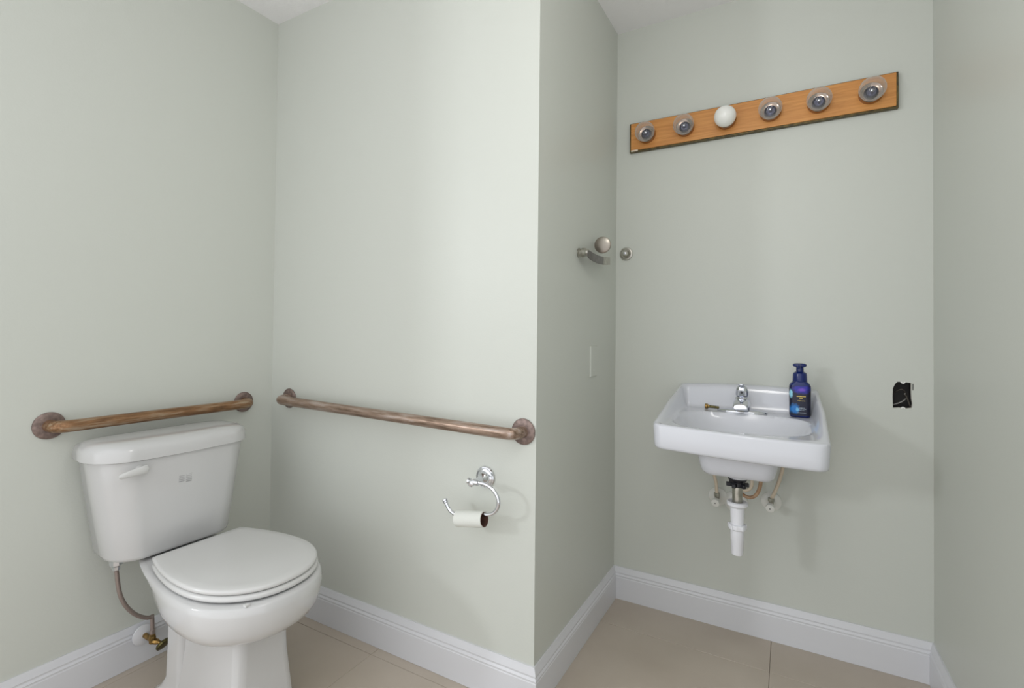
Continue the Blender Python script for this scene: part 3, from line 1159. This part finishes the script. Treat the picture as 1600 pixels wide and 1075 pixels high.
m.lathe((DX, DY, .572), (0, 0, -1), [(.002, .0175), (0, .0290), (.003, .0330), (.012, .0325), (.016, .0270), (.020, .0225), (.078, .0205), (.078, .0190), (.002, .0175)], 32, False, False)
m.build('extension_tube', M_pvc, dr, angle=35)
m = MB()
m.lathe((DX, DY, .497), (0, 0, -1), [(0, .0206), (.001, .0265), (.004, .0280), (.016, .0275), (.019, .0220)], 12)
for k in range(5):
    a = PI * 2 * k / 5 + .4
    m.obox((DX + 0.0265 * math.cos(a), DY + .0265 * math.sin(a), .488), (math.cos(a), math.sin(a), 0), (-math.sin(a), math.cos(a), 0), (0, 0, 1), (.004, .003, .007))
m.build('slip_nut', M_pvc, dr, smooth=False, bevel=.0015)
MB().lathe((DX, DY, .480), (0, 0, -1), [(0, .0215), (.038, .0210), (.040, .0200), (.082, .0182), (.085, .0170), (.085, .0155), (.0, .0190)], 32, True, False).build('lower_tube', M_pvc, dr, angle=35)
# escutcheon of the capped drain outlet on the wall behind
es = MB().lathe(fD(-.172, .489, .0003), nD, [(0, .042), (.003, .0415), (.010, .034), (.014, .024), (.014, .020), (.03, .020), (.032, .016)], 36)
tag(es.build('drain_wall_plate', M_plate, origin=fD(-.172, .489), angle=35), 'round white wall plate half hidden behind the drain pipe', 'wall plate')


# ------------------------------------------------------------------ shut-off valves and supply tubes under the sink
def stop_valve(x, z, label, pth_, tubemat):
    c = fD(x, z)
    root = thing('shutoff_valve', c, label, 'valve', 'shut-off valves under the sink')
    MB().lathe(c + nD * .0003, nD, [(0, .0345), (.003, .0345), (.008, .029), (.011, .018), (.0115, .009)], 36).build('escutcheon', M_plate, root, angle=30)
    b0 = c + nD * .04
    m_ = MB().lathe(c, nD, [(.008, .008), (.052, .0085), (.054, .006)], 14)
    m_.lathe(b0 + Vector((0, 0, -.004)), (0, 0, 1), [(0, .0085), (.014, .0085), (.015, .0105), (.027, .0105), (.029, .007)], 8)
    m_.build('valve_body', M_nickel, root, smooth=False)
    m_ = MB().lathe(c + nD * .052 + Vector((0, 0, -.004)), (-.15, -1, -.25), [(0, .0085), (.003, .0150), (.014, .0160), (.018, .0145), (.0195, .010)], 16)
    m_.lathe(c + nD * .052 + Vector((0, 0, -.004)), (-.15, -1, -.25), [(.0193, .0022), (.0203, .002)], 10, mi=1)
    m_.build('valve_handle', [M_plate, M_box], root, angle=40)
    MB().tube(smooth_path([b0 + Vector((0, 0, .018))] + pth_, 6), .0062, 12).build('supply_tube', tubemat, root)
    return root


stop_valve(-.236, .499, 'shut-off valve with white round plate to the left of the drain pipe',
           [Vector((-.238, YD - .045, .56)), Vector((-.243, YD - .06, .60)), Vector((-.236, YD - .08, .66)), Vector((-.225, YD - .09, .70))], M_pex)
stop_valve(-.052, .511, 'shut-off valve with white round plate to the right of the drain pipe',
           [Vector((-.038, YD - .05, .565)), Vector((-.022, YD - .065, .62)), Vector((-.012, YD - .085, .675)), Vector((-.012, YD - .09, .71))], M_pex)
# looped faucet tube behind the drain
lp = thing('looped_faucet_tube', (-.10, YD - .12, .58), 'cream and brown tube looping down behind the drain pipe under the sink', 'water pipe')
MB().lathe((-.112, YD - .13, .672), (0, 0, -1), [(0, .010), (.02, .0105), (.024, .008), (.032, .008)], 10).build('copper_fitting', M_copper, lp, smooth=False)
MB().tube(smooth_path([(-.096, YD - .12, .685), (-.082, YD - .12, .640), (-.085, YD - .12, .590), (-.100, YD - .118, .556), (-.125, YD - .112, .545), (-.152, YD - .10, .562), (-.160, YD - .09, .62), (-.158, YD - .09, .69)], 6), .0062, 12).build('outer_tube', M_pexbr, lp)
MB().tube(smooth_path([(-.112, YD - .13, .645), (-.110, YD - .13, .60), (-.118, YD - .125, .578), (-.138, YD - .115, .570), (-.148, YD - .10, .585), (-.15, YD - .09, .69)], 6), .0055, 12).build('inner_tube', M_pex, lp)

# ------------------------------------------------------------------ electrical box in the wall cut-out
eb = thing('electrical_box', (.335, YD + .02, .885), 'open black electrical box with loose wires set in the rear wall right of the sink', 'electrical box')
x0, x1, z0, z1 = .3060, .3655, .882, .984
y0, y1 = YD + .0145, YD + .062
m = MB()
w_ = .002
m.box((x0, y1 - w_, z0), (x1, y1, z1))
m.box((x0, y0, z0), (x0 + w_, y1, z1))
m.box((x1 - w_, y0, z0), (x1, y1, z1))
m.box((x0, y0, z0), (x1, y1, z0 + w_))
m.box((x0, y0, z1 - w_), (x1, y1, z1))
m.build('box_shell', M_box, eb, smooth=False)
for zc, sg in ((.9785, -1), (.888, 1)):
    m = MB()
    c_ = (.3375, YD - .0008, zc)
    r1 = [(c_[0] + .0065 * math.cos(a), c_[1], zc + sg * .0065 * math.sin(a)) for a in [PI * k / 12 for k in range(13)]]
    r2 = [(c_[0] + .0028 * math.cos(a), c_[1], zc + sg * .0028 * math.sin(a)) for a in [PI * k / 12 for k in range(13)]]
    vs3 = r1 + r2 + [(x, y + .0015, z) for x, y, z in r1 + r2]
    fs3 = []
    for i in range(12):
        fs3 += [(i, i + 1, 13 + i + 1, 13 + i), (26 + i, 26 + 13 + i, 26 + 13 + i + 1, 26 + i + 1), (i, 26 + i, 26 + i + 1, i + 1), (13 + i, 13 + i + 1, 39 + i + 1, 39 + i)]
    fs3 += [(0, 13, 39, 26), (12, 38, 51, 25)]
    m.add(vs3, fs3)
    m.build('screw_ear', M_ear, eb, smooth=False)
MB().tube(smooth_path([(.314, YD + .020, .8985), (.324, YD + .012, .9035), (.334, YD + .010, .9095), (.343, YD + .014, .916), (.350, YD + .03, .921)], 6), .0017, 8).build('ground_wire', M_wire, eb)
MB().tube(smooth_path([(.3130, YD + .045, .926), (.320, YD + .030, .939), (.329, YD + .022, .948), (.338, YD + .020, .951), (.346, YD + .024, .944), (.350, YD + .03, .930)], 6), .0016, 8).build('wire', M_wiredk, eb)
MB().tube(smooth_path([(.345, YD + .018, .936), (.348, YD + .012, .929), (.352, YD + .012, .917), (.357, YD + .014, .903), (.359, YD + .018, .895)], 6), .0022, 8).build('wire', M_wiredk, eb)
MB().lathe((.3435, YD + .016, .935), (.3, -.4, .6), [(0, .0012), (.003, .0018), (.005, .0010)], 8).build('wire_tip', M_wire, eb)
m = MB()
m.add([(.3625, YD - .0004, .9735), (.3650, YD - .0004, .9735), (.3648, YD - .0004, .951), (.3628, YD - .0004, .951)] + [(.3625, YD + .003, .9735), (.3650, YD + .003, .9735), (.3648, YD + .003, .951), (.3628, YD + .003, .951)],
      [(0, 1, 2, 3), (4, 7, 6, 5), (0, 4, 5, 1), (1, 5, 6, 2), (2, 6, 7, 3), (3, 7, 4, 0)])
m.build('cut_slit', M_box, eb, smooth=False)

# ------------------------------------------------------------------ hooks near the corner
hk = thing('curved_bracket', fC(.39, 1.42), 'metal bracket with curved band and round knob on the partition wall near the corner', 'wall hook')
MB().lathe(Vector((-.6528, 1.690, 1.4185)), (1, 0, 0), [(0, .0175), (.004, .0175), (.006, .0145), (.012, .0140), (.014, .0165), (.026, .0160), (.030, .012), (.0365, .011), (.038, .006)], 28).build('wall_post', M_nickel, hk, angle=30)
bp = smooth_path([(-.617, 1.680, 1.414), (-.612, 1.710, 1.4065), (-.610, 1.750, 1.4035), (-.610, 1.795, 1.4040), (-.611, 1.860, 1.409), (-.613, 1.925, 1.418)], 6)
rs = []
for i, pnt in enumerate(bp):
    hz = .0150 if i > 2 else lerp(.010, .0150, i / 3)
    rs.append([pnt + Vector((-.0015, 0, -hz)), pnt + Vector((.0015, 0, -hz)), pnt + Vector((.0015, 0, hz)), pnt + Vector((-.0015, 0, hz))])
half = int(len(rs) * .72)  # dark and pale lengths put the room's reflection into the band's colour
MB().rings(rs[:half + 1]).build('curved_band', M_darknick, hk, smooth=False, bevel=.0006)
tag(MB().rings(rs[half:]).build('band_end', M_nickel, hk, smooth=False, bevel=.0006), label='end of the band, coloured lighter for the reflected wall')
kc = Vector((-.600, 1.797, 1.4600))
kd = (Vector((0, 0, 1.129)) - kc)
kd = Vector((.12, -1, -.05)).normalized()
m = MB().lathe(kc, kd, [(-.010, .010), (-.004, .0295), (0, .0312), (.003, .0305), (.005, .027), (.0065, .012), (.007, .001)], 36)
m.build('round_knob', M_knob, hk, angle=40)
MB().tube([(-.6535, 1.958, 1.492), (-.600, 1.805, 1.4615)], .0075, 14).build('knob_stem', M_nickel, hk)
MB().tube([(-.6535, 1.880, 1.4085), (-.611, 1.850, 1.4085)], .004, 10).build('band_stud', M_nickel, hk)

rh = thing('round_wall_flange', fD(-.607, 1.474), 'small round metal flange with raised centre on the rear wall beside the corner', 'wall hook')
MB().lathe(fD(-.605, 1.4735, .0003), nD, [(0, .0270), (.004, .0280), (.007, .0265), (.008, .0215), (.0065, .0195), (.0065, .0165), (.010, .0155), (.014, .0140), (.022, .0125), (.024, .0100), (.0245, .003)], 36).build('flange_disc', M_nickel, rh, angle=25)
MB().lathe(fD(-.605, 1.4735, .0245), nD, [(0, .006), (.003, .0055), (.004, .002)], 16).build('centre_screw', M_chrome, rh)

# ------------------------------------------------------------------ painted-over switch plate on the partition wall
sw = thing('blank_switch_plate', fC(YD - 1.845, .965), 'blank cover plate painted wall colour on the partition wall left of the sink', 'switch plate')
s0, s1 = YD - 1.812, YD - 1.882
m = MB()
m.rings([[fC(s, z, o) for s, z in ((s0, .965), (s1, .965), (s1, 1.082), (s0, 1.082))] for o in (.0002, .0045)] +
        [[fC(s, z, .0062) for s, z in ((s0 + -.003, .968), (s1 + .003, .968), (s1 + .003, 1.079), (s0 - .003, 1.079))]])
m.build('cover_plate', M_wall, sw, smooth=False, bevel=.0008)
for z in (.990, 1.057):
    MB().lathe(fC((s0 + s1) / 2, z, .0060), nC, [(0, .0035), (.001, .003), (.0012, .001)], 12).build('screw', M_wall, sw)
